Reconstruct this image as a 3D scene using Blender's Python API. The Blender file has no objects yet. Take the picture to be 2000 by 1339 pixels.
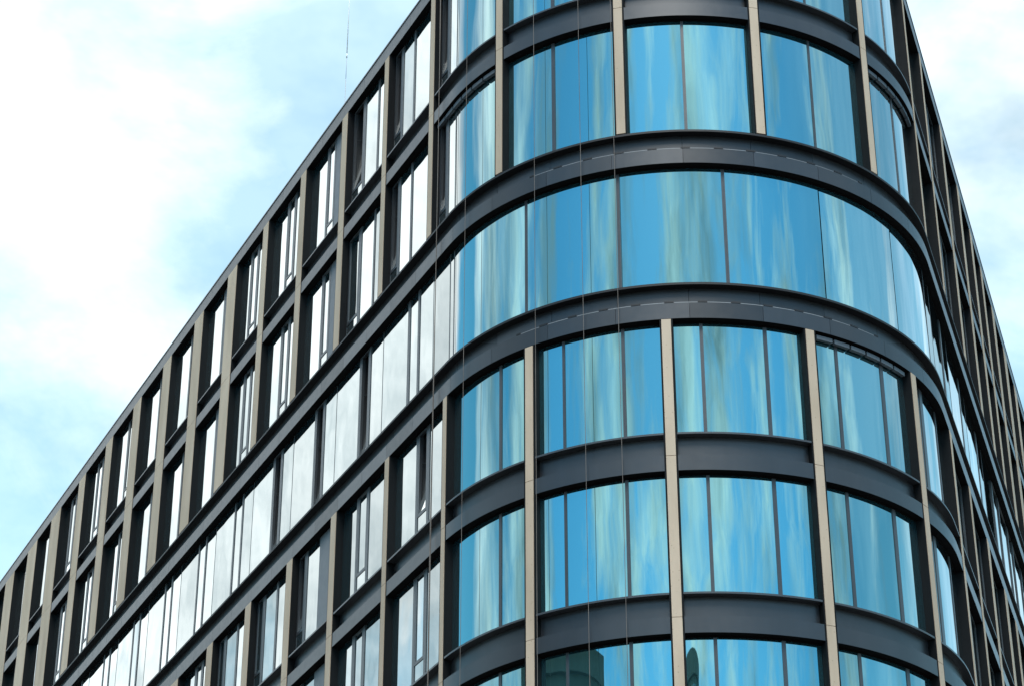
import bpy, math, random
from mathutils import Vector, Matrix
random.seed(7)
sc = bpy.context.scene
col = sc.collection
RAD = math.radians

# ------------------------------------------------------------------ layout
R = 5.363                                   # radius of the rounded corner (facade line)
AL, AR = -2.68983, -0.30902                 # directions of the two street walls' normals
LARC = R * (AR - AL)
NL = (math.cos(AL), math.sin(AL)); NR = (math.cos(AR), math.sin(AR))
TL = (NL[1], -NL[0]); TR = (-NR[1], NR[0])
GZ = -24.75                                 # ground level (0 = underside of the lower belt course)
LEFT_END, RIGHT_END = 43.0, 31.0

def frame(s):
    """outward normal and base point (offset 0) at arc length s along the facade line"""
    if s < 0:   return NL, (NL[0]*R - TL[0]*s, NL[1]*R - TL[1]*s)
    if s > LARC:
        t = s - LARC
        return NR, (NR[0]*R + TR[0]*t, NR[1]*R + TR[1]*t)
    a = AL + s / R; n = (math.cos(a), math.sin(a))
    return n, (n[0]*R, n[1]*R)
def P(s, off, z):
    n, b = frame(s)
    return (b[0]+n[0]*off, b[1]+n[1]*off, z)
def A(deg): return (RAD(deg) - AL) * R      # angle on the corner -> s
def Lt(t): return -t                        # metres along the left wall -> s
def Rt(t): return LARC + t                  # metres along the right wall -> s

STEP = 0.075
def samples(s0, s1):
    pts = [s0]
    a, b = max(s0, 0.0), min(s1, LARC)
    if a < b:
        if a > s0 + 1e-6: pts.append(a)
        n = max(1, int(math.ceil((b-a)/STEP)))
        pts += [a + (b-a)*k/n for k in range(1, n)]
        if b < s1 - 1e-6: pts.append(b)
    pts.append(s1)
    return pts

class MB:
    def __init__(self): self.v = []; self.f = []; self.sm = []
    def quad(self, a, b, c, d, smooth=False):
        i = len(self.v); self.v += [a, b, c, d]; self.f.append((i, i+1, i+2, i+3)); self.sm.append(smooth)
    def poly(self, pts, smooth=False):
        i = len(self.v); self.v += list(pts); self.f.append(tuple(range(i, i+len(pts)))); self.sm.append(smooth)
    def sweep(self, prof, s0, s1, caps=True):
        """sweep a closed counter-clockwise (offset, z) profile along the facade line"""
        ss = samples(s0, s1)
        m = len(prof)
        for k in range(m):
            a, b = prof[k], prof[(k+1) % m]
            base = len(self.v)
            for s in ss:
                self.v.append(P(s, a[0], a[1])); self.v.append(P(s, b[0], b[1]))
            for j in range(len(ss)-1):
                i = base + 2*j
                self.f.append((i, i+2, i+3, i+1)); self.sm.append(len(ss) > 2)
        if caps:
            self.poly([P(s0, o, z) for o, z in prof])
            self.poly([P(s1, o, z) for o, z in reversed(prof)])
    def rect(self, s0, s1, o0, o1, z0, z1):
        self.sweep([(o0, z0), (o1, z0), (o1, z1), (o0, z1)], s0, s1)
    def hexa(self, p):
        """p: 8 points, bottom 4 then top 4, counter-clockwise from above"""
        self.poly([p[3], p[2], p[1], p[0]]); self.poly(p[4:8])
        for k in range(4):
            j = (k+1) % 4
            self.poly([p[k], p[j], p[4+j], p[4+k]])
    def box(self, c, h, rz=0):
        cs, sn = math.cos(rz), math.sin(rz)
        pts = []
        for z in (-h[2], h[2]):
            for x, y in ((-h[0], -h[1]), (h[0], -h[1]), (h[0], h[1]), (-h[0], h[1])):
                pts.append((c[0]+x*cs-y*sn, c[1]+x*sn+y*cs, c[2]+z))
        self.hexa(pts)
    def tube(self, pts, rads, n=8):
        rings = []
        for k, p in enumerate(pts):
            p = Vector(p)
            d = (Vector(pts[min(k+1, len(pts)-1)]) - Vector(pts[max(k-1, 0)])).normalized()
            u = d.orthogonal().normalized() if abs(d.z) < .95 else Vector((1, 0, 0))
            u = (u - d*u.dot(d)).normalized(); w = d.cross(u)
            base = len(self.v)
            for j in range(n):
                q = p + (u*math.cos(2*math.pi*j/n) + w*math.sin(2*math.pi*j/n))*rads[k]
                self.v.append(tuple(q))
            rings.append(base)
        for a, b in zip(rings, rings[1:]):
            for j in range(n):
                self.f.append((a+j, a+(j+1) % n, b+(j+1) % n, b+j)); self.sm.append(True)
        self.f.append(tuple(rings[0]+j for j in reversed(range(n)))); self.sm.append(False)
        self.f.append(tuple(rings[-1]+j for j in range(n))); self.sm.append(False)
    def build(self, name, mat, parent=None):
        me = bpy.data.meshes.new(name)
        me.from_pydata(self.v, [], self.f)
        me.polygons.foreach_set('use_smooth', self.sm)
        for m in (mat if isinstance(mat, (list, tuple)) else [mat]): me.materials.append(m)
        me.update()
        o = bpy.data.objects.new(name, me); col.objects.link(o)
        if parent is not None:
            o.parent = parent
            if parent.type == 'EMPTY': o.location = -parent.location
        return o

def empty(name, loc):
    o = bpy.data.objects.new(name, None); o.location = loc; o.empty_display_size = .5
    col.objects.link(o); return o
def tag(o, label=None, cat=None, group=None, kind=None):
    if label: o['label'] = label
    if cat: o['category'] = cat
    if group: o['group'] = group
    if kind: o['kind'] = kind
    return o

# ------------------------------------------------------------------ materials
def newmat(name):
    m = bpy.data.materials.new(name); m.use_nodes = True
    nt = m.node_tree; nt.nodes.clear()
    out = nt.nodes.new('ShaderNodeOutputMaterial')
    return m, nt, out
def N(nt, typ, **kw):
    n = nt.nodes.new(typ)
    for k, v in kw.items():
        if k in n.inputs: n.inputs[k].default_value = v
        else: setattr(n, k, v)
    return n
def link(nt, a, b): nt.links.new(a, b)
def texvec(nt, scale=(1, 1, 1)):
    tc = N(nt, 'ShaderNodeTexCoord'); mp = N(nt, 'ShaderNodeMapping')
    mp.inputs['Scale'].default_value = scale
    link(nt, tc.outputs['Object'], mp.inputs['Vector']); return mp.outputs['Vector']

def metal(name, c, rough, var=.18, spec=.5, scale=1.3, panels=False):
    m, nt, out = newmat(name)
    b = N(nt, 'ShaderNodeBsdfPrincipled'); b.inputs['Roughness'].default_value = rough
    b.inputs['Specular IOR Level'].default_value = spec
    v = texvec(nt, (scale, scale, scale*.14))
    n = N(nt, 'ShaderNodeTexNoise'); n.inputs['Scale'].default_value = 1; n.inputs['Detail'].default_value = 7; n.inputs['Roughness'].default_value = .65
    link(nt, v, n.inputs['Vector'])
    r = N(nt, 'ShaderNodeValToRGB')
    r.color_ramp.elements[0].position = .3; r.color_ramp.elements[1].position = .72
    r.color_ramp.elements[0].color = tuple(x*(1-var) for x in c)+(1,)
    r.color_ramp.elements[1].color = tuple(x*(1+var) for x in c)+(1,)
    link(nt, n.outputs['Fac'], r.inputs['Fac']); link(nt, r.outputs['Color'], b.inputs['Base Color'])
    if panels:      # every sheet of cladding a touch different in tone and sheen
        ge = N(nt, 'ShaderNodeNewGeometry'); hv = N(nt, 'ShaderNodeHueSaturation')
        pv = N(nt, 'ShaderNodeMapRange'); pv.inputs['To Min'].default_value = .78; pv.inputs['To Max'].default_value = 1.25
        link(nt, ge.outputs['Random Per Island'], pv.inputs['Value']); link(nt, pv.outputs['Result'], hv.inputs['Value'])
        link(nt, r.outputs['Color'], hv.inputs['Color']); link(nt, hv.outputs['Color'], b.inputs['Base Color'])
        sv = N(nt, 'ShaderNodeMapRange'); sv.inputs['To Min'].default_value = spec*.85; sv.inputs['To Max'].default_value = spec*1.15
        link(nt, ge.outputs['Random Per Island'], sv.inputs['Value']); link(nt, sv.outputs['Result'], b.inputs['Specular IOR Level'])
    mr = N(nt, 'ShaderNodeMapRange'); mr.inputs['To Min'].default_value = rough*.82; mr.inputs['To Max'].default_value = rough*1.2
    n2 = N(nt, 'ShaderNodeTexNoise'); n2.inputs['Scale'].default_value = 7; n2.inputs['Detail'].default_value = 4
    link(nt, texvec(nt), n2.inputs['Vector'])
    link(nt, n2.outputs['Fac'], mr.inputs['Value']); link(nt, mr.outputs['Result'], b.inputs['Roughness'])
    link(nt, b.outputs['BSDF'], out.inputs['Surface']); return m

M = {}
M['metal'] = metal('anthracite_panel', (.017, .0185, .0215), .34, .28, .62, 1.8, True)
M['frame'] = metal('dark_frame_metal', (.012, .012, .013), .5, .18, .35)
M['soffit_shade'] = metal('soffit_shade_black', (.006, .005, .005), .8, .18, .06)  # near-black that paints in the deep shade under fascias and at window heads
M['mull'] = metal('mullion_metal', (.040, .043, .047), .34, .18, .6)
M['reveal'] = metal('reveal_metal', (.008, .009, .010), .6, .18, .08)
M['panel'] = metal('grey_infill_panel', (.085, .095, .108), .42, .1)
M['rail'] = metal('brushed_rail_metal', (.24, .24, .24), .45, .12)
M['rope'] = metal('rope_fibre', (.19, .16, .14), .85, .3, .2, 9)
M['rodwhite'] = metal('rod_white_paint', (.80, .80, .78), .45, .05)
M['rodgrey'] = metal('rod_galvanised', (.42, .44, .46), .4, .1)
M['roof'] = metal('roof_membrane', (.20, .20, .20), .9, .15)

def stone():
    m, nt, out = newmat('beige_cast_stone')
    b = N(nt, 'ShaderNodeBsdfPrincipled'); b.inputs['Roughness'].default_value = .82; b.inputs['Specular IOR Level'].default_value = .3
    n = N(nt, 'ShaderNodeTexNoise'); n.inputs['Scale'].default_value = 1; n.inputs['Detail'].default_value = 8
    link(nt, texvec(nt, (1.6, 1.6, .5)), n.inputs['Vector'])
    r = N(nt, 'ShaderNodeValToRGB'); e = r.color_ramp.elements
    e[0].position = .3; e[0].color = (.44, .335, .24, 1); e[1].position = .75; e[1].color = (.58, .45, .335, 1)
    link(nt, n.outputs['Fac'], r.inputs['Fac'])
    v = N(nt, 'ShaderNodeTexVoronoi'); v.inputs['Scale'].default_value = 9
    link(nt, texvec(nt, (1, 1, 1)), v.inputs['Vector'])
    r2 = N(nt, 'ShaderNodeValToRGB'); r2.color_ramp.elements[0].position = .06; r2.color_ramp.elements[1].position = .12
    r2.color_ramp.elements[0].color = (.72, .70, .66, 1); r2.color_ramp.elements[1].color = (1, 1, 1, 1)
    link(nt, v.outputs['Distance'], r2.inputs['Fac'])
    mx = N(nt, 'ShaderNodeMix', data_type='RGBA', blend_type='MULTIPLY'); mx.inputs['Factor'].default_value = 1
    link(nt, r.outputs['Color'], mx.inputs['A']); link(nt, r2.outputs['Color'], mx.inputs['B'])
    oi = N(nt, 'ShaderNodeObjectInfo'); hs = N(nt, 'ShaderNodeHueSaturation')
    mr = N(nt, 'ShaderNodeMapRange'); mr.inputs['To Min'].default_value = .93; mr.inputs['To Max'].default_value = 1.06
    link(nt, oi.outputs['Random'], mr.inputs['Value']); link(nt, mr.outputs['Result'], hs.inputs['Value'])
    link(nt, mx.outputs['Result'], hs.inputs['Color']); link(nt, hs.outputs['Color'], b.inputs['Base Color'])
    bp = N(nt, 'ShaderNodeBump'); bp.inputs['Strength'].default_value = .25; bp.inputs['Distance'].default_value = .01
    n3 = N(nt, 'ShaderNodeTexNoise'); n3.inputs['Scale'].default_value = 40; n3.inputs['Detail'].default_value = 3
    link(nt, texvec(nt), n3.inputs['Vector']); link(nt, n3.outputs['Fac'], bp.inputs['Height']); link(nt, bp.outputs['Normal'], b.inputs['Normal'])
    link(nt, b.outputs['BSDF'], out.inputs['Surface']); return m
M['stone'] = stone()

def glass(name, tint, dark, lo, hi, wav):
    """mirror-coated facade glass: a tinted reflection over a dark, opaque-looking depth"""
    m, nt, out = newmat(name)
    fr = N(nt, 'ShaderNodeFresnel'); fr.inputs['IOR'].default_value = 1.5
    mr = N(nt, 'ShaderNodeMapRange'); mr.inputs['From Min'].default_value = .04; mr.inputs['From Max'].default_value = .30
    mr.inputs['To Min'].default_value = lo; mr.inputs['To Max'].default_value = hi
    link(nt, fr.outputs['Fac'], mr.inputs['Value'])
    tm = N(nt, 'ShaderNodeMapRange'); tm.inputs['From Min'].default_value = .04; tm.inputs['From Max'].default_value = .15
    link(nt, fr.outputs['Fac'], tm.inputs['Value'])
    mc = N(nt, 'ShaderNodeMix', data_type='RGBA'); mc.inputs['A'].default_value = tint + (1,); mc.inputs['B'].default_value = (.93, .97, .955, 1)
    link(nt, tm.outputs['Result'], mc.inputs['Factor'])
    oi = N(nt, 'ShaderNodeObjectInfo')
    hs = N(nt, 'ShaderNodeHueSaturation')
    hv = N(nt, 'ShaderNodeMapRange'); hv.inputs['To Min'].default_value = .80; hv.inputs['To Max'].default_value = 1.05
    link(nt, oi.outputs['Random'], hv.inputs['Value']); link(nt, hv.outputs['Result'], hs.inputs['Value'])
    link(nt, mc.outputs['Result'], hs.inputs['Color'])
    g = N(nt, 'ShaderNodeBsdfGlossy'); g.inputs['Roughness'].default_value = .012
    link(nt, hs.outputs['Color'], g.inputs['Color'])
    d = N(nt, 'ShaderNodeBsdfDiffuse'); d.inputs['Color'].default_value = dark + (1,)
    # slow waviness of the panes, different on every pane
    tc = N(nt, 'ShaderNodeTexCoord'); cb = N(nt, 'ShaderNodeCombineXYZ')
    ml = N(nt, 'ShaderNodeMath', operation='MULTIPLY'); ml.inputs[1].default_value = 37.0
    link(nt, oi.outputs['Random'], ml.inputs[0])
    for k in range(3): link(nt, ml.outputs[0], cb.inputs[k])
    ad = N(nt, 'ShaderNodeVectorMath', operation='ADD')
    link(nt, tc.outputs['Object'], ad.inputs[0]); link(nt, cb.outputs[0], ad.inputs[1])
    mp = N(nt, 'ShaderNodeMapping'); mp.inputs['Scale'].default_value = (1.0, 1.0, .45)
    link(nt, ad.outputs[0], mp.inputs['Vector'])
    n = N(nt, 'ShaderNodeTexNoise'); n.inputs['Scale'].default_value = 1.25; n.inputs['Detail'].default_value = 1.5; n.inputs['Roughness'].default_value = .35
    link(nt, mp.outputs['Vector'], n.inputs['Vector'])
    bp = N(nt, 'ShaderNodeBump'); bp.inputs['Strength'].default_value = 1; bp.inputs['Distance'].default_value = wav
    wn = N(nt, 'ShaderNodeTexWhiteNoise', noise_dimensions='1D'); link(nt, oi.outputs['Random'], wn.inputs['W'])
    v1 = N(nt, 'ShaderNodeVectorMath', operation='SUBTRACT'); link(nt, wn.outputs['Color'], v1.inputs[0]); v1.inputs[1].default_value = (.5, .5, .5)
    v2 = N(nt, 'ShaderNodeVectorMath', operation='MULTIPLY'); link(nt, v1.outputs[0], v2.inputs[0]); v2.inputs[1].default_value = (.07, .07, .022)
    ge = N(nt, 'ShaderNodeNewGeometry'); v3 = N(nt, 'ShaderNodeVectorMath', operation='ADD'); link(nt, ge.outputs['Normal'], v3.inputs[0]); link(nt, v2.outputs[0], v3.inputs[1])
    v4 = N(nt, 'ShaderNodeVectorMath', operation='NORMALIZE'); link(nt, v3.outputs[0], v4.inputs[0]); link(nt, v4.outputs[0], bp.inputs['Normal'])
    link(nt, n.outputs['Fac'], bp.inputs['Height']); link(nt, bp.outputs['Normal'], g.inputs['Normal'])
    mx = N(nt, 'ShaderNodeMixShader')
    link(nt, mr.outputs['Result'], mx.inputs['Fac']); link(nt, d.outputs['BSDF'], mx.inputs[1]); link(nt, g.outputs['BSDF'], mx.inputs[2])
    link(nt, mx.outputs['Shader'], out.inputs['Surface']); return m
M['glass'] = glass('mirror_coated_glass', (.43, .88, .92), (.010, .040, .050), .50, .95, .0065)
M['glassflat'] = M['glass']
M['inside'] = metal('dark_room', (.02, .02, .02), .9, .2, .1)

# ------------------------------------------------------------------ the building
bld = empty('office_building', (0, 12, GZ))
tag(bld, 'dark metal and mirrored glass office block with rounded corner and slim beige pilasters', 'building')

GD = -.16          # glass plane behind the facade line
ZTOP = 10.712      # underside of the roof fascia
S_L, S_R = Lt(LEFT_END), Rt(RIGHT_END)

# solid core behind the windows, floor slabs are inside it
mb = MB()
core = [P(s, -.55, 0)[:2] for s in samples(S_L, S_R)]
top = [(x, y, 10.9) for x, y in core]; bot = [(x, y, GZ) for x, y in core]
for k in range(len(core)-1): mb.quad(bot[k], bot[k+1], top[k+1], top[k])
mb.quad(bot[-1], bot[0], top[0], top[-1])
mb.poly(list(reversed(bot)))
mb.build('wall', M['inside'], bld)
mb = MB(); rf = [P(s, -.10, 10.95) for s in samples(S_L, S_R)]; mb.poly(rf)
mb.build('roof', M['roof'], bld)
# end walls that close the two wings
mb = MB()
for s in (S_L, S_R):
    sg = 1 if s < 0 else -1
    a0, a1 = sorted((s, s - sg*.25))
    mb.rect(a0, a1, -8.0 if s < 0 else -6.0, .02, GZ, 11.1)
mb.build('end_wall', M['metal'], bld)

def fascia_joints(s0, s1, first, pitch):
    js = []
    k = math.ceil((s0 - first)/pitch)
    while first + k*pitch < s1:
        js.append(first + k*pitch); k += 1
    return js
def jointed(mb, prof, s0, s1, joints, gap=.007):
    e = [s0] + [j for j in joints if s0+.1 < j < s1-.1] + [s1]
    for a, b in zip(e, e[1:]):
        mb.sweep(prof, a + (gap/2 if a != s0 else 0), b - (gap/2 if b != s1 else 0))

def belt(z, rails):
    """a projecting belt course: lower fascia, set-back upper fascia, ledge, strip of rail segments"""
    js = fascia_joints(S_L, S_R, A(-92.1), RAD(14.93)*R)
    js = [j for j in js if j > 0] + fascia_joints(S_L, 0, Lt(2.96), 1.325)
    mb = MB()
    jointed(mb, [(-.40, z), (0, z), (0, z+.335), (-.05, z+.335), (-.05, z+.30), (-.40, z+.30)], S_L, S_R, sorted(js))
    o = mb.build('belt_course', M['metal'], bld)
    mb = MB(); mb.rect(S_L, S_R, -.40, -.006, z-.004, z-.0015); mb.build('soffit_shade', M['soffit_shade'], o)  # thin sheet under the fascia, its shade put in as black
    mb = MB(); jointed(mb, [(-.40, z+.305), (-.15, z+.305), (-.15, z+.725), (-.40, z+.725)], S_L, S_R, sorted(js))
    mb.build('upper_fascia', M['metal'], o)
    mb = MB(); mb.sweep([(-.45, z+.727), (.012, z+.727), (.012, z+.775), (-.45, z+.79)], S_L, S_R)
    mb.build('ledge', M['frame'], o)
    for a0, a1 in rails:
        mb = MB(); mb.rect(A(a0), A(a1), -.040, -.020, z+.340, z+.360)
        r = mb.build('light_rail', M['rail'], o)
        for a in (a0, a1):
            mb = MB(); mb.rect(A(a)-.045, A(a)+.045, -.048, .006, z+.339, z+.372)
            mb.build('bracket', M['frame'], o)
belt(3.5, [(-125.7+6.93*k, -119.75+6.93*k) for k in range(11)])
belt(0.0, [(-129.3+6.72*k, -123.5+6.72*k) for k in range(12)])

# pilasters -----------------------------------------------------------
UP = [(Lt(c), w) for c, w in ((.978, .21), (3.58, .22), (6.11, .32), (8.79, .34), (11.4, .36), (13.87, .67), (16.5, .70), (19.15, .69),
      (21.81, .70), (24.45, .65), (27.15, .66), (29.93, 1.02), (32.57, 1.05), (35.23, 1.03), (37.9, 1.0), (40.5, 1.0))]
UP += [(A(a), .178) for a in (-134.75, -104.86, -75.22, -45.5)]
UP += [(Rt(c), w) for c, w in ((.11, .2), (2.55, .22), (5.58, .34), (8.3, .38), (10.45, .40), (12.33, .38), (14.5, .52), (16.87, .64),
      (19.1, .6), (21.6, .65), (24.2, .65), (26.8, .65), (29.4, .65))]
UP.sort()
LO = [(Lt(c), w) for c, w in ((.02, .16), (2.90, .20), (5.80, .29), (8.41, .34), (11.05, .36), (13.68, .40), (16.35, .65), (19.0, .65),
      (21.65, .65), (24.3, .65), (26.95, .65), (29.6, .65), (32.25, .65), (34.9, .65), (37.55, .65), (40.2, .65))]
LO += [(A(a), .178) for a in (-126.52, -96.88, -67.25, -37.5)]
LO += [(Rt(c), w) for c, w in ((.80, .25), (3.42, .26), (6.15, .36), (9.0, .46), (10.85, .4), (13.3, .5), (15.9, .6), (18.5, .6), (21.1, .6), (23.7, .6),
      (26.3, .6), (28.9, .6))]
LO.sort()
FR = .034          # width of the dark metal edging on each side of the stone
def pilaster(s, w, z0, z1, joints):
    mb = MB(); h = w/2 + FR
    mb.rect(s-h, s-w/2-.006, -.40, .004, z0, z1); mb.rect(s+w/2+.006, s+h, -.40, .004, z0, z1)
    mb.rect(s-w/2-.006, s+w/2+.006, -.36, -.02, z0, z1)
    o = mb.build('pilaster', M['reveal'], bld)
    e = [z0+.004] + list(joints) + [z1-.004]
    mb = MB()
    for a, b in zip(e, e[1:]): mb.rect(s-w/2, s+w/2, -.019, .012, a+.005, b-.005)
    mb.build('stone_facing', M['stone'], o)
for s, w in UP: pilaster(s, w, 4.292, ZTOP-.006, (7.40,))
zl = [-3.166*k for k in range(1, 8)]
for s, w in LO: pilaster(s, w, -3.166*7+.0, -.006, [z+.30 for z in zl[:-1]][::-1])

# spandrels between the storeys ---------------------------------------
def spandrel(z, pil, tl, tr):
    """z = underside. lower panel flush, upper panel set back, thin sill; one part for each bay up to tl / tr metres out"""
    e = [(S_L, 0)] + pil + [(S_R, 0)]
    far = [MB() for _ in range(4)]
    def pieces(lo, up, sill, sof, s0, s1):
        lo.sweep([(-.38, z), (0, z), (0, z+.31), (-.05, z+.31), (-.05, z+.28), (-.38, z+.28)], s0, s1)
        up.rect(s0, s1, -.38, -.15, z+.285, z+.735)
        sof.rect(s0, s1, -.38, -.006, z-.004, z-.0015)  # black sheet painting the shade beneath the lower panel
        sill.sweep([(-.40, z+.737), (.0, z+.737), (.0, z+.775), (-.40, z+.79)], s0, s1)
    def make(m):
        o = m[0].build('spandrel', M['metal'], bld); m[1].build('upper_panel', M['metal'], o)
        m[2].build('sill', M['mull'], o); m[3].build('soffit_shade', M['soffit_shade'], o); return o
    for (a, wa), (b, wb) in zip(e, e[1:]):
        s0 = a + (wa/2+FR+.002 if wa else 0); s1 = b - (wb/2+FR+.002 if wb else 0)
        if s1 - s0 < .05: continue
        if s1 > -tl and s0 < LARC + tr:
            m = [MB() for _ in range(4)]; pieces(*m, s0, s1); make(m)
        else: pieces(*far, s0, s1)
    o = make(far)
    for q in [o] + list(o.children): q['kind'] = 'stuff'
spandrel(7.085, UP, 36, 19)
for z, tl, tr in zip(zl[:-1], (14, 7, -9, -9, -9, -9), (11, 9, -9, -9, -9, -9)): spandrel(z, LO, tl, tr)

# roof fascia ----------------------------------------------------------
mb = MB()
js = fascia_joints(0, S_R, A(-92.1), RAD(14.93)*R) + fascia_joints(S_L, 0, Lt(2.3), 2.65)
jointed(mb, [(-.40, ZTOP), (0, ZTOP), (0, 11.075), (-.40, 11.075)], S_L, S_R, sorted(js))
o = mb.build('roof_fascia', M['metal'], bld)
mb = MB(); mb.rect(S_L, S_R, -.40, -.006, ZTOP-.004, ZTOP-.0015); mb.build('soffit_shade', M['soffit_shade'], o)  # underside shade of the roof fascia, as a black sheet
mb = MB(); jointed(mb, [(-.42, 11.078), (.014, 11.078), (.014, 11.115), (-.42, 11.115)], S_L, S_R, sorted(js), .012); mb.build('coping', M['mull'], o)

# windows --------------------------------------------------------------
count = {'win': 0}
rest = MB(); rest_p = MB()
def window(s0, s1, z0, z1, divs, cap=True, blind=False):
    """divs: list of (kind, s_start, s_end) between mullions. kinds: pane, panel, sash, open, butt (pane with no mullion after it)"""
    if not cap:
        rest.rect(s0, s1, GD-.05, GD+.02, z1-.035, z1-.006)
        for kind, a, b in divs:
            if kind == 'panel': rest.rect(a, b, GD-.03, GD+.015, z0, z1-.04)
            else: rest_p.rect(a, b, GD-.03, GD, z0, z1-.04)
            rest.rect(b, min(b+.09, s1), GD-.05, GD+.035, z0, z1-.04)
        return
    count['win'] += 1
    fb = MB()
    fb.rect(s0, s1, GD-.06, GD+.010, z0, z0+.03)                # bottom rail
    e = sorted(divs, key=lambda d: d[1])
    edges = [s0] + [x for d in e for x in (d[1], d[2])] + [s1]
    for a, b in zip(edges[0::2], edges[1::2]):
        if b - a > .045: fb.rect(a, b, GD-.06, GD+.014, z0+.03, z1-.037)
        elif b - a > .012: fb.rect(a, b, GD-.06, GD+.004, z0+.03, z1-.037)
    fr = fb.build('window', M['mull'], bld)
    hb = MB(); hb.rect(s0, s1, GD-.06, GD+.006, z1-.036, z1-.006); hb.build('head_rail', M['soffit_shade'], fr)  # head rail coloured black to carry on the painted shade above the glass
    zb, zt = z0+.031, z1-.037
    for kind, a, b in e:
        a += .001; b -= .001
        if kind == 'panel':
            m = MB(); m.rect(a, b, GD-.04, GD+.01, zb, zt); m.build('infill_panel', M['panel'], fr)
        elif kind == 'pane':
            m = MB(); m.rect(a, b, GD-.03, GD, zb, zt); m.build('pane', M['glass'], fr)
        elif kind in ('sash', 'open', 'fullopen'):
            tz = zb + .44
            m = MB()
            if kind == 'fullopen':
                tz = zb - .04; f0 = tz + .071
                m.rect(a+.051, b-.051, GD-.05, GD+.012, zb, zb+.03)
            else:
                m.rect(a, b, GD-.03, GD, zb, tz-.001); m.build('lower_light', M['glass'], fr)
                m = MB(); m.rect(a, b, GD-.05, GD+.012, tz, tz+.07)        # transom
            f = .05
            m.rect(a, a+f, GD-.05, GD+.012, tz+.071, zt); m.rect(b-f, b, GD-.05, GD+.012, tz+.071, zt)
            m.rect(a+f+.001, b-f-.001, GD-.05, GD+.012, zt-f, zt)
            m.build('sash_frame', M['mull'], fr)
            a2, b2, z2, z3 = a+f+.002, b-f-.002, tz+.072, zt-f-.001
            m = MB()
            if kind == 'sash': m.rect(a2, b2, GD-.03, GD-.005, z2, z3)
            else:
                k = math.tan(RAD(8.5))*(z3-z2)
                c0, c1 = P(a2, GD-.03, z2), P(b2, GD-.03, z2); c2, c3 = P(b2, GD-.005, z2), P(a2, GD-.005, z2)
                d0, d1 = P(a2, GD-.03-k, z3), P(b2, GD-.03-k, z3); d2, d3 = P(b2, GD-.005-k, z3), P(a2, GD-.005-k, z3)
                m.hexa([c3, c2, c1, c0, d3, d2, d1, d0])
            m.build('tilted_pane' if kind != 'sash' else 'pane', M['glass'], fr)
            if kind != 'sash':      # dark inner frame and stay arm of the tilted sash
                m = MB(); m.rect(a2, a2+.035, GD-.30, GD-.052, z2, z3)
                m.tube([P(a2+.05, GD-.02, z2+(z3-z2)*.62), P(a2+.16, GD-.20, z2+(z3-z2)*.66)], [.008, .008], 6)
                m.build('stay_arm', M['frame'], fr)
    if blind:
        m = MB(); ss = s0 + .06
        while ss < s1 - .1:
            se = min(ss + .36, s1-.05)
            m.rect(ss, se, GD+.03, GD+.10, z1-.13, z1-.045); ss = se + .045
        m.build('blind_case', M['panel'], fr)
    return fr

def fittings(fr, s0, s1, z, divs):
    for s in [s0+.05] + [(d[2]+e[1])/2+.05 for d, e in zip(divs, divs[1:])] + [s1-.05]:
        m = MB(); m.rect(s-.011, s+.011, GD+.03, GD+.055, z+.004, z+.030); m.build('fitting', M['rail'], fr)
def mirror_list(lst):      # lists are written from the right end to the left along the left wall
    return [(k, Lt(a), Lt(b)) for k, a, b in lst]
def span(pil, k):
    (a, wa), (b, wb) = pil[k], pil[k+1]
    return a+wa/2+FR+.003, b-wb/2-FR-.003

def left_bay(kind, s0, s1, opened=False):
    """s0 far (left) end, s1 near (right) end"""
    w = s1 - s0; sash = 'open' if opened else 'sash'
    if kind == 'SNW': return [(sash, s0+.03, s0+.40), ('pane', s0+.50, s0+1.07), ('pane', s0+1.16, s1)]
    if kind == 'SWN': return [(sash, s0+.03, s0+.64), ('pane', s0+.77, s1-.70), ('pane', s1-.61, s1)]
    if kind == 'NSW': return [('pane', s0, s0+.76), (sash, s0+.86, s0+1.34), ('pane', s0+1.44, s1)]
    if kind == 'WSP': return [('pane', s0, s0+1.02), (sash, s0+1.12, s0+1.52), ('panel', s0+1.57, s1)]
    if kind == 'WSN': return [('pane', s0, s1-1.24), (sash, s1-1.13, s1-.72), ('pane', s1-.62, s1)]
    if kind == 'WP':  return [('pane', s0, s1-.66), ('panel', s1-.56, s1)]
    if kind == 'SWP': return [(sash, s0+.03, s0+.40), ('pane', s0+.54, s1-1.0), ('panel', s1-.98, s1)]
    if kind == 'WN':  return [('pane', s0, s1-.66), ('pane', s1-.56, s1)]
    if kind == 'WSW': return [('pane', s0, s0+1.03), (sash, s0+1.14, s0+1.58), ('pane', s0+1.69, s1)]
    if kind == 'DW':  return [(sash, s0+.03, s0+.42), ('pane', s0+.55, s0+1.25), ('pane', s0+1.36, s1)]

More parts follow.
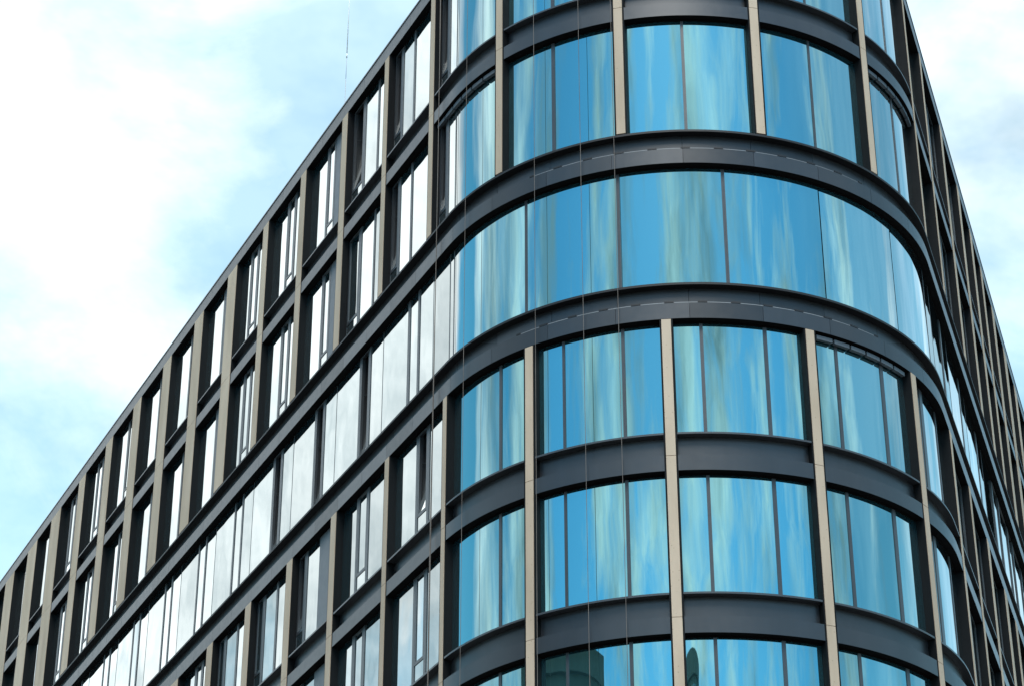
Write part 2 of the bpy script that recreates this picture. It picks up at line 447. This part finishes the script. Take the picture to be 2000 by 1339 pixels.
upl = [p for p in UP if p[0] < 0]; upl.sort(reverse=True)     # from the corner outwards
lol = [p for p in LO if p[0] < 0]; lol.sort(reverse=True)
R1k = ['SNW', 'SWN', 'WSP', 'WSN', 'WSN', 'WP', 'WN', 'WN', 'WSP', 'WSN', 'WSN', 'WN', 'WN', 'WP', 'WN']
R2k = ['SNW', 'SWN', 'WSP', 'WSN', 'WSN', 'WP', 'WN', 'WN', 'WSP', 'WSN', 'WSN', 'WN', 'WN', 'WP', 'WN']
for row, (z0, z1, kinds) in enumerate(((7.872, ZTOP, R1k), (4.29, 7.085, R2k))):
    for k in range(len(upl)-1):
        (a, wa), (b, wb) = upl[k+1], upl[k]
        s0, s1 = a+wa/2+FR+.003, b-wb/2-FR-.003
        opened = (row == 0 and k == 1) or (k == 0)
        window(s0, s1, z0, z1, left_bay(kinds[k], s0, s1, opened), cap=k < 14)
    # the bay that turns from the flat wall into the round corner
    (a, wa), (b, wb) = upl[0], (A(-134.75), .178)
    s0, s1 = a+wa/2+FR+.003, b-wb/2-FR-.003
    window(s0, s1, z0, z1, [('open', s0+.03, Lt(.47)), ('pane', Lt(.37), Lt(.05)), ('pane', Lt(.02), s1)], blind=row == 1)
    cp = [A(-134.75), A(-104.86), A(-75.22), A(-45.5), Rt(.11)]
    cm = [(-121.35, -120.5), (-91.4, -90.75), (-61.4, -60.85), (-31.6, -30.9)]
    for k in range(4):
        s0, s1 = cp[k]+.089+FR+.003, cp[k+1]-.089-FR-.003
        window(s0, s1, z0, z1, [('pane', s0, A(cm[k][0])), ('pane', A(cm[k][1]), s1)], blind=(row == 1 and k == 3))
    upr = sorted(p for p in UP if p[0] > LARC)
    for k in range(len(upr)-1):
        s0, s1 = span(upr, k)
        w = s1 - s0
        d = [('pane', s0, s0+w*.62), ('sash', s0+w*.62+.09, s1)] if k % 3 else [('sash', s0, s0+.45), ('pane', s0+.54, s1)]
        window(s0, s1, z0, z1, d, cap=k < 5)

# ribbon storey: no pilasters, panes run on behind the belt courses
z0, z1 = .79, 3.5
prev = Lt(-0.02)
divs = [('pane', Lt(.19), Lt(.03)), ('pane', Lt(1.02), Lt(.23)), ('pane', Lt(1.71), Lt(1.04)), ('sash', Lt(2.19), Lt(1.81))]
window(Lt(2.33), Lt(-.015), z0, z1, [('pane', Lt(2.21), Lt(1.81))] + divs[:3])
for k in range(15):
    o_ = 2.645*k
    c_ = [('pane', Lt(2.33+1.33+o_), Lt(2.33+o_)), ('pane', Lt(2.33+2.01+o_), Lt(2.33+1.35+o_))]
    c_.append(('fullopen' if k < 3 else 'pane', Lt(2.33+2.56+o_), Lt(2.33+2.10+o_)))
    # keep the order and the dark posts each side of the opening light
    window(Lt(2.33+2.645+o_), Lt(2.33+o_)-.001, z0, z1, c_, cap=k < 13)
cr = [-154.0, -128.45, -106.3, -83.7, -61.35, -38.7, -17.0]
for k in range(6):
    g0 = .035 if k in (1, 2, 3) else .012
    g1 = .035 if k+1 in (1, 2, 3) else .012
    s0, s1 = A(cr[k]), A(cr[k+1])
    window(s0+.001, s1-.001, z0, z1, [('pane', s0+g0, s1-g1)])
s = A(-17.0)
for k in range(11):
    s1 = Rt(2.35+2.645*k) if k else Rt(2.35)
    window(s+.001, s1, z0, z1, [('pane', s+.03, s+.03+(s1-s)*.30), ('pane', s+.05+(s1-s)*.30, s1-.14)], cap=k < 4)
    s = s1

# storeys below the lower belt course
R4k = ['WSW', 'NSW', 'SWP', 'DW', 'DW', 'WSN', 'WP', 'WN']
cm = {(-126.52, -96.88): ((-119.5, -118.9), (-106.4, -105.7)), (-96.88, -67.25): ((-90.2, -89.5), (-76.9, -76.1)),
      (-67.25, -37.5): ((-60.4, -59.65), (-47.5, -46.5))}
for row, z in enumerate(zl[:3]):
    z0, z1 = z+.79, z+3.166
    for k in range(len(lol)-1):
        (a, wa), (b, wb) = lol[k+1], lol[k]
        s0, s1 = a+wa/2+FR+.003, b-wb/2-FR-.003
        op = (row == 0 and k in (0, 2)) or (row == 1 and k == 3)
        window(s0, s1, z0, z1, left_bay(R4k[k % 8], s0, s1, op), cap=k < (6, 3, 0)[row])
    s0, s1 = Lt(.02)+.08+FR+.003, A(-126.52)-.089-FR-.003
    window(s0, s1, z0, z1, [('pane', s0, A(-136.1)), ('pane', A(-135.35), s1)], cap=row < 3)
    for (p0, p1), mm in cm.items():
        s0, s1 = A(p0)+.089+FR+.003, A(p1)-.089-FR-.003
        dv_ = [('pane', s0, A(mm[0][0])), ('pane', A(mm[0][1]), A(mm[1][0])), ('pane', A(mm[1][1]), s1)]
        fr = window(s0, s1, z0, z1, dv_, blind=(row == 0 and p0 == -67.25))
        if row < 2: fittings(fr, s0, s1, z0, dv_)
    s0, s1 = A(-37.5)+.089+FR+.003, Rt(.80)-.125-FR-.003
    window(s0, s1, z0, z1, [('pane', s0, A(-31.5)), ('pane', A(-30.0), A(-20.2)), ('pane', A(-19.6), s1)])
    lor = sorted(p for p in LO if p[0] > LARC)
    for k in range(len(lor)-1):
        s0, s1 = span(lor, k); w = s1-s0
        window(s0, s1, z0, z1, [('pane', s0, s0+w*.6), ('sash', s0+w*.6+.09, s1)], cap=k < (4, 3, 0)[row])
for z in zl[3:]:
    e = [(S_L, 0)] + LO + [(S_R, 0)]
    for k in range(len(e)-1):
        s0, s1 = span(e, k)
        window(s0, s1, z+.79, z+3.166, [('pane', s0, (s0+s1)/2-.05), ('pane', (s0+s1)/2+.05, s1)], cap=False)
r_ = rest.build('window', M['mull'], bld); r_['kind'] = 'stuff'
rest_p.build('pane', M['glass'], r_)
# plinth
mb = MB(); mb.rect(S_L, S_R, -.5, .05, GZ-.02, -3.166*7-.002); mb.build('plinth', M['metal'], bld)

# ------------------------------------------------------------------ ropes hanging down the front
def rope(s, off, zt, zb, rad, label, sway=.0):
    x, y, _ = P(s, off, 0)
    o = MB(); n = 14; pts = []
    for k in range(n+1):
        z = zt + (zb-zt)*k/n
        pts.append((x + math.sin(k*.9+s)*sway, y + math.cos(k*.7+s)*sway, z))
    o.tube(pts, [rad]*len(pts), 8)
    ob = o.build('rope', M['rope'])
    tag(ob, label, 'rope', 'ropes hanging down the facade')
rope(Lt(.47), .055, 11.1, GZ, .008, 'leftmost brown rope, the thickest, hanging where the flat wall meets the rounded corner', .004)
rope(Lt(.42), .085, 11.1, GZ, .006, 'slightly wavy rope hanging close beside the leftmost rope at the flat wall', .012)
rope(A(-145.4), .06, 11.1, GZ, .005, 'thin rope hanging in front of the curved panes left of the first corner pilaster')
rope(A(-124.5), .06, 11.1, GZ, .005, 'thin grey rope hanging just right of the first lower corner pilaster')
rope(A(-113.6), .06, 11.1, GZ, .005, 'thin grey rope hanging midway between two corner pilasters')
rope(A(-106.3), .06, 11.1, GZ, .005, 'rightmost thin rope, hanging left of the second corner pilaster')

# lightning rod on the roof
x, y, _ = P(Lt(8.80), -1.0, 0)
lr = empty('lightning_rod', (x, y, 10.95))
tag(lr, 'thin lightning rod with a white upper length standing behind the left roof edge', 'lightning rod')
m = MB(); m.box((x, y, 11.0), (.16, .16, .05)); m.build('base', M['rodgrey'], lr)
m = MB(); m.tube([(x, y, 11.04), (x, y, 13.9)], [.009, .009]); m.tube([(x, y, 13.9), (x, y, 14.66)], [.007, .007]); m.build('pole', M['rodgrey'], lr)
m = MB(); m.tube([(x, y, 14.60), (x+.01, y, 17.6)], [.014, .011]); m.tube([(x, y, 14.58), (x, y, 14.70)], [.018, .018]); m.build('upper_pole', M['rodwhite'], lr)

# ------------------------------------------------------------------ ground and street
def gmat(name, c, sc_=2.0, var=.25):
    return metal(name, c, .9, var, .25, sc_)
M['paving'] = gmat('paving', (.26, .25, .235)); M['asphalt'] = gmat('asphalt', (.16, .155, .15)); M['paint'] = gmat('road_paint', (.75, .75, .72))
mb = MB(); mb.poly([(-1500, -1500, GZ-.12), (1500, -1500, GZ-.12), (1500, 1500, GZ-.12), (-1500, 1500, GZ-.12)])
tag(mb.build('ground', M['asphalt']), kind='structure')
mb = MB()
o_ = [P(s, 5.0, GZ)[:2] for s in samples(Lt(60), Rt(50))]
mb.poly([(x, y, GZ-.004) for x, y in o_])
for k in range(len(o_)-1):
    a, b = o_[k], o_[k+1]; mb.quad((a[0], a[1], GZ-.12), (b[0], b[1], GZ-.12), (b[0], b[1], GZ-.004), (a[0], a[1], GZ-.004))
tag(mb.build('pavement', M['paving']), kind='structure')

# ------------------------------------------------------------------ buildings across the street, seen in the lower panes
def wallmat(name, c1, c2, pitch):
    m, nt, out = newmat(name)
    b = N(nt, 'ShaderNodeBsdfPrincipled'); b.inputs['Roughness'].default_value = .5
    n = N(nt, 'ShaderNodeTexNoise'); n.inputs['Scale'].default_value = .6; n.inputs['Detail'].default_value = 6
    link(nt, texvec(nt), n.inputs['Vector'])
    r = N(nt, 'ShaderNodeValToRGB'); r.color_ramp.elements[0].color = c1+(1,); r.color_ramp.elements[1].color = c2+(1,)
    link(nt, n.outputs['Fac'], r.inputs['Fac']); link(nt, r.outputs['Color'], b.inputs['Base Color'])
    link(nt, b.outputs['BSDF'], out.inputs['Surface']); return m
M['olive'] = wallmat('olive_cladding', (.075, .075, .055), (.15, .14, .10), 1)
M['dkglass'] = glass('dark_green_glass', (.55, .75, .78), (.02, .05, .05), .30, .7, .004)

def pol(c, h, d): return (c[0]+math.cos(RAD(h))*d, c[1]+math.sin(RAD(h))*d)
def block(name, label, cat, pts, zt):
    cx = sum(p[0] for p in pts)/len(pts); cy = sum(p[1] for p in pts)/len(pts)
    root = empty(name, (cx, cy, GZ-.12)); tag(root, label, cat)
    m = MB(); n = len(pts)
    low = [(x, y, GZ-.12) for x, y in pts]; hi = [(x, y, zt) for x, y in pts]
    for k in range(n): m.quad(low[k], low[(k+1) % n], hi[(k+1) % n], hi[k])
    m.poly(hi); m.build('wall', M['olive'], root)
    # parapet and storey bands with glazed strips and posts
    def ring(mb, z0, z1, out):
        q = []
        for x, y in pts:
            d = math.hypot(x-cx, y-cy); q.append((x+(x-cx)/d*out, y+(y-cy)/d*out))
        for k in range(n):
            j = (k+1) % n
            mb.hexa([(*pts[k], z0), (*q[k], z0), (*q[j], z0), (*pts[j], z0), (*pts[k], z1), (*q[k], z1), (*q[j], z1), (*pts[j], z1)])
    m = MB(); ring(m, zt-1.0, zt+.25, .35); m.build('parapet', M['olive'], root)
    z = zt - 1.6
    while z > GZ + 3:
        m = MB(); ring(m, z-2.3, z, .06); w = m.build('window', M['dkglass'], root)
        m = MB()
        for k in range(n):
            j = (k+1) % n; L = math.hypot(pts[j][0]-pts[k][0], pts[j][1]-pts[k][1]); c_ = max(2, int(L/1.4))
            for i in range(1, c_):
                t = i/c_; X = pts[k][0]+(pts[j][0]-pts[k][0])*t; Y = pts[k][1]+(pts[j][1]-pts[k][1])*t
                d = math.hypot(X-cx, Y-cy); m.box((X+(X-cx)/d*.1, Y+(Y-cy)/d*.1, z-1.15), (.07, .07, 1.14), math.atan2(Y-cy, X-cx))
        m.build('post', M['olive'], w)
        z -= 3.4
    return root
c0 = (-2.9, -4.3)
pa = [pol(c0, -172.6, 38), pol(c0, -153, 36.4), pol((-2.05, -4.8), -134.6, 38)]
pa = pa + [pol(c0, -136, 56), pol(c0, -171, 56)]
block('office_block', 'dark olive office block across the street mirrored in the lowest left corner panes', 'building', pa, 9.15)
c1 = (-.4, -5.2)
tp = pol(c1, -94.3, 62); tw = []
for k in range(16): tw.append((tp[0]+2.3*math.cos(2*math.pi*k/16), tp[1]+2.3*math.sin(2*math.pi*k/16)))
block('round_tower', 'slim round tower mirrored in the lowest pane right of the second corner pilaster', 'tower', tw, 19.4)

# ------------------------------------------------------------------ sky, sun, camera
w = bpy.data.worlds.new('World'); sc.world = w; w.use_nodes = True
nt = w.node_tree; nt.nodes.clear()
out = N(nt, 'ShaderNodeOutputWorld'); bg = N(nt, 'ShaderNodeBackground'); bg.inputs['Strength'].default_value = .10
SUN_EL, SUN_HEAD = 57.0, -93.0
sky = N(nt, 'ShaderNodeTexSky'); sky.sky_type = 'NISHITA'; sky.sun_disc = False
sky.sun_elevation = RAD(SUN_EL); sky.sun_rotation = RAD(90 - SUN_HEAD); sky.altitude = 200; sky.air_density = 1.15; sky.dust_density = .6; sky.ozone_density = 2.2
tc = N(nt, 'ShaderNodeTexCoord'); sep = N(nt, 'ShaderNodeSeparateXYZ'); link(nt, tc.outputs['Generated'], sep.inputs[0])
az = N(nt, 'ShaderNodeMath', operation='MAXIMUM'); az.inputs[1].default_value = .02; link(nt, sep.outputs['Z'], az.inputs[0])
ad = N(nt, 'ShaderNodeMath', operation='ADD'); ad.inputs[1].default_value = .28; link(nt, az.outputs[0], ad.inputs[0])
cb = N(nt, 'ShaderNodeCombineXYZ')
for k in (0, 1):
    dv = N(nt, 'ShaderNodeMath', operation='DIVIDE'); link(nt, sep.outputs[k], dv.inputs[0]); link(nt, ad.outputs[0], dv.inputs[1]); link(nt, dv.outputs[0], cb.inputs[k])
mp = N(nt, 'ShaderNodeMapping'); mp.inputs['Location'].default_value = (3.1, 1.7, .4); link(nt, cb.outputs[0], mp.inputs['Vector'])
n1 = N(nt, 'ShaderNodeTexNoise'); n1.inputs['Scale'].default_value = 2.5; n1.inputs['Detail'].default_value = 10; n1.inputs['Roughness'].default_value = .6; n1.inputs['Distortion'].default_value = .5
link(nt, mp.outputs['Vector'], n1.inputs['Vector'])
n2 = N(nt, 'ShaderNodeTexNoise'); n2.inputs['Scale'].default_value = 3.4; n2.inputs['Detail'].default_value = 6; n2.inputs['Roughness'].default_value = .6
mp2 = N(nt, 'ShaderNodeMapping'); mp2.inputs['Location'].default_value = (7.3, 4.1, 2.0); link(nt, cb.outputs[0], mp2.inputs['Vector']); link(nt, mp2.outputs['Vector'], n2.inputs['Vector'])
# more cover towards the bright left-hand side
def lobe(head, el, inner, outer, amount, src):
    d = N(nt, 'ShaderNodeVectorMath', operation='DOT_PRODUCT'); h, l = RAD(head), RAD(el)
    d.inputs[1].default_value = (math.cos(h)*math.cos(l), math.sin(h)*math.cos(l), math.sin(l)); link(nt, tc.outputs['Generated'], d.inputs[0])
    m = N(nt, 'ShaderNodeMapRange', interpolation_type='SMOOTHSTEP'); m.inputs['From Min'].default_value = math.cos(RAD(outer)); m.inputs['From Max'].default_value = math.cos(RAD(inner))
    m.inputs['To Min'].default_value = 0; m.inputs['To Max'].default_value = amount
    link(nt, d.outputs['Value'], m.inputs['Value'])
    a = N(nt, 'ShaderNodeMath', operation='ADD'); link(nt, src, a.inputs[0]); link(nt, m.outputs['Result'], a.inputs[1]); return a.outputs[0]
n3 = N(nt, 'ShaderNodeTexNoise'); n3.inputs['Scale'].default_value = 9; n3.inputs['Detail'].default_value = 7; n3.inputs['Roughness'].default_value = .6; n3.inputs['Distortion'].default_value = .8
link(nt, mp2.outputs['Vector'], n3.inputs['Vector'])
fm = N(nt, 'ShaderNodeMapRange'); fm.inputs['To Min'].default_value = -.12; fm.inputs['To Max'].default_value = .12; link(nt, n3.outputs['Fac'], fm.inputs['Value'])
fa = N(nt, 'ShaderNodeMath', operation='ADD'); link(nt, n1.outputs['Fac'], fa.inputs[0]); link(nt, fm.outputs['Result'], fa.inputs[1])
# livelier cloud, with deeper blue between, in the half of the sky behind the camera
b0 = N(nt, 'ShaderNodeValue'); b0.outputs[0].default_value = 0
back = lobe(-95, 30, 45, 110, 1.0, b0.outputs[0])
sb = N(nt, 'ShaderNodeMath', operation='SUBTRACT'); link(nt, fa.outputs[0], sb.inputs[0]); sb.inputs[1].default_value = .54
amp = N(nt, 'ShaderNodeMath', operation='MULTIPLY_ADD'); link(nt, back, amp.inputs[0]); amp.inputs[1].default_value = 1.5; amp.inputs[2].default_value = 1.0
ma = N(nt, 'ShaderNodeMath', operation='MULTIPLY_ADD'); link(nt, sb.outputs[0], ma.inputs[0]); link(nt, amp.outputs[0], ma.inputs[1]); ma.inputs[2].default_value = .54
cov = ma.outputs[0]
hs = N(nt, 'ShaderNodeHueSaturation'); hs.inputs['Saturation'].default_value = 1.15; hs.inputs['Hue'].default_value = .484; hs.inputs['Value'].default_value = 1.3
gr = N(nt, 'ShaderNodeMix', data_type='RGBA', blend_type='MULTIPLY'); gr.inputs['Factor'].default_value = 1; gr.inputs['B'].default_value = (.80, 1.16, .99, 1)
link(nt, sky.outputs['Color'], gr.inputs['A'])
gb = N(nt, 'ShaderNodeMix', data_type='RGBA'); gb.inputs['A'].default_value = (.80, 1.10, 1.02, 1); gb.inputs['B'].default_value = (.70, .88, .94, 1)
link(nt, back, gb.inputs['Factor']); link(nt, gb.outputs['Result'], gr.inputs['B']); link(nt, gr.outputs['Result'], hs.inputs['Color'])
cov = lobe(130, 30, 9, 22, .30, cov)       # bright bank of cloud mirrored in the flat left wall
cov = lobe(103, 37.5, 1, 7, .12, cov)
cov = lobe(96.5, 34.6, .5, 5, -.08, cov)
cov = lobe(92, 34.5, .5, 4, -.03, cov)
cov = lobe(101.5, 26, .5, 4, -.10, cov)       # white cloud over the left roof line
cov = lobe(100, 28, 1, 5, .12, cov)
cov = lobe(80, 35, 1, 8, .02, cov)        # thin veil right of the corner
cov = lobe(90, 30, 10, 35, -.07, cov)
cov = lobe(-95, 30, 30, 75, .03, cov)
cov = lobe(176, 30, 6, 20, .12, cov)
cov = lobe(151, 28, 3, 9, -.40, cov)       # gap of clear sky
cov = lobe(44, 30, 8, 24, -.16, cov)
cov = lobe(10, 30, 12, 36, -.12, cov)       # clear sky off to the right
sm = N(nt, 'ShaderNodeMath', operation='ADD'); link(nt, cov, sm.inputs[0]); sm.inputs[1].default_value = 0
rp = N(nt, 'ShaderNodeValToRGB'); e = rp.color_ramp.elements
e[0].position = .36; e[0].color = (.0, .0, .0, 1); e[1].position = .74; e[1].color = (1, 1, 1, 1)
link(nt, sm.outputs[0], rp.inputs['Fac'])
# clouds grow brighter towards the zenith, as under a broken overcast
zm = N(nt, 'ShaderNodeMapRange'); zm.inputs['From Min'].default_value = .58; zm.inputs['From Max'].default_value = .9; zm.inputs['To Min'].default_value = 1.0; zm.inputs['To Max'].default_value = 2.6
link(nt, sep.outputs['Z'], zm.inputs['Value'])
cl = N(nt, 'ShaderNodeMix', data_type='RGBA', blend_type='MULTIPLY'); cl.inputs['Factor'].default_value = 1; cl.inputs['Factor'].default_value = 1
link(nt, zm.outputs['Result'], cl.inputs['B'])
cr_ = N(nt, 'ShaderNodeValToRGB'); e = cr_.color_ramp.elements
e[0].position = .38; e[0].color = (2.3, 2.95, 3.25, 1); e[1].position = .62; e[1].color = (7.7, 8.15, 8.3, 1)
link(nt, lobe(88, 31, 9, 24, .045, lobe(112, 30, 15, 60, .05, lobe(-145, 30, 8, 30, -.06, n2.outputs['Fac']))), cr_.inputs['Fac']); link(nt, cr_.outputs['Color'], cl.inputs['A'])
mx = N(nt, 'ShaderNodeMix', data_type='RGBA')
link(nt, cl.outputs['Result'], mx.inputs['B'])
zero = N(nt, 'ShaderNodeValue'); zero.outputs[0].default_value = 0
veil = lobe(15, 30, 14, 52, .20, lobe(92, 28, 8, 48, .34, zero.outputs[0]))      # high thin veil in front
iv = N(nt, 'ShaderNodeMath', operation='SUBTRACT'); iv.inputs[0].default_value = 1; link(nt, veil, iv.inputs[1])
ir = N(nt, 'ShaderNodeMath', operation='SUBTRACT'); ir.inputs[0].default_value = 1; link(nt, rp.outputs['Color'], ir.inputs[1])
im = N(nt, 'ShaderNodeMath', operation='MULTIPLY'); link(nt, iv.outputs[0], im.inputs[0]); link(nt, ir.outputs[0], im.inputs[1])
vm = N(nt, 'ShaderNodeMath', operation='SUBTRACT'); vm.inputs[0].default_value = 1; link(nt, im.outputs[0], vm.inputs[1])
link(nt, vm.outputs[0], mx.inputs['Factor']); link(nt, hs.outputs['Color'], mx.inputs['A'])
link(nt, mx.outputs['Result'], bg.inputs['Color']); link(nt, bg.outputs['Background'], out.inputs['Surface'])

ld = bpy.data.lights.new('sun', 'SUN'); ld.energy = 1.4; ld.angle = RAD(24); ld.color = (1, .95, .88)
lo_ = bpy.data.objects.new('sun', ld); col.objects.link(lo_)
dirv = Vector((math.cos(RAD(SUN_HEAD))*math.cos(RAD(SUN_EL)), math.sin(RAD(SUN_HEAD))*math.cos(RAD(SUN_EL)), math.sin(RAD(SUN_EL))))
lo_.rotation_euler = dirv.to_track_quat('Z', 'Y').to_euler(); lo_.location = (0, 0, 60)

cd = bpy.data.cameras.new('camera'); cam = bpy.data.objects.new('camera', cd); col.objects.link(cam)
cd.sensor_width = 36; cd.lens = 4727.13/2000*36; cd.clip_end = 4000; cd.clip_start = .1
pitch, roll = .5276414517503187, -.0003448673010601752
fw = Vector((0, math.cos(pitch), math.sin(pitch))); r0 = Vector((1, 0, 0)); u0 = r0.cross(fw)
r2 = r0*math.cos(roll) + u0*math.sin(roll); u2 = -r0*math.sin(roll) + u0*math.cos(roll)
mt = Matrix((r2, u2, -fw)).transposed().to_4x4(); mt.translation = (-3.5157, -44.1264, -23.1279)
cam.matrix_world = mt
sc.camera = cam

sc.view_settings.view_transform = 'Standard'; sc.view_settings.look = 'None'; sc.view_settings.exposure = 1.0; sc.view_settings.gamma = 1
sc.cycles.max_bounces = 8; sc.cycles.glossy_bounces = 5; sc.cycles.diffuse_bounces = 3
print('windows', count)
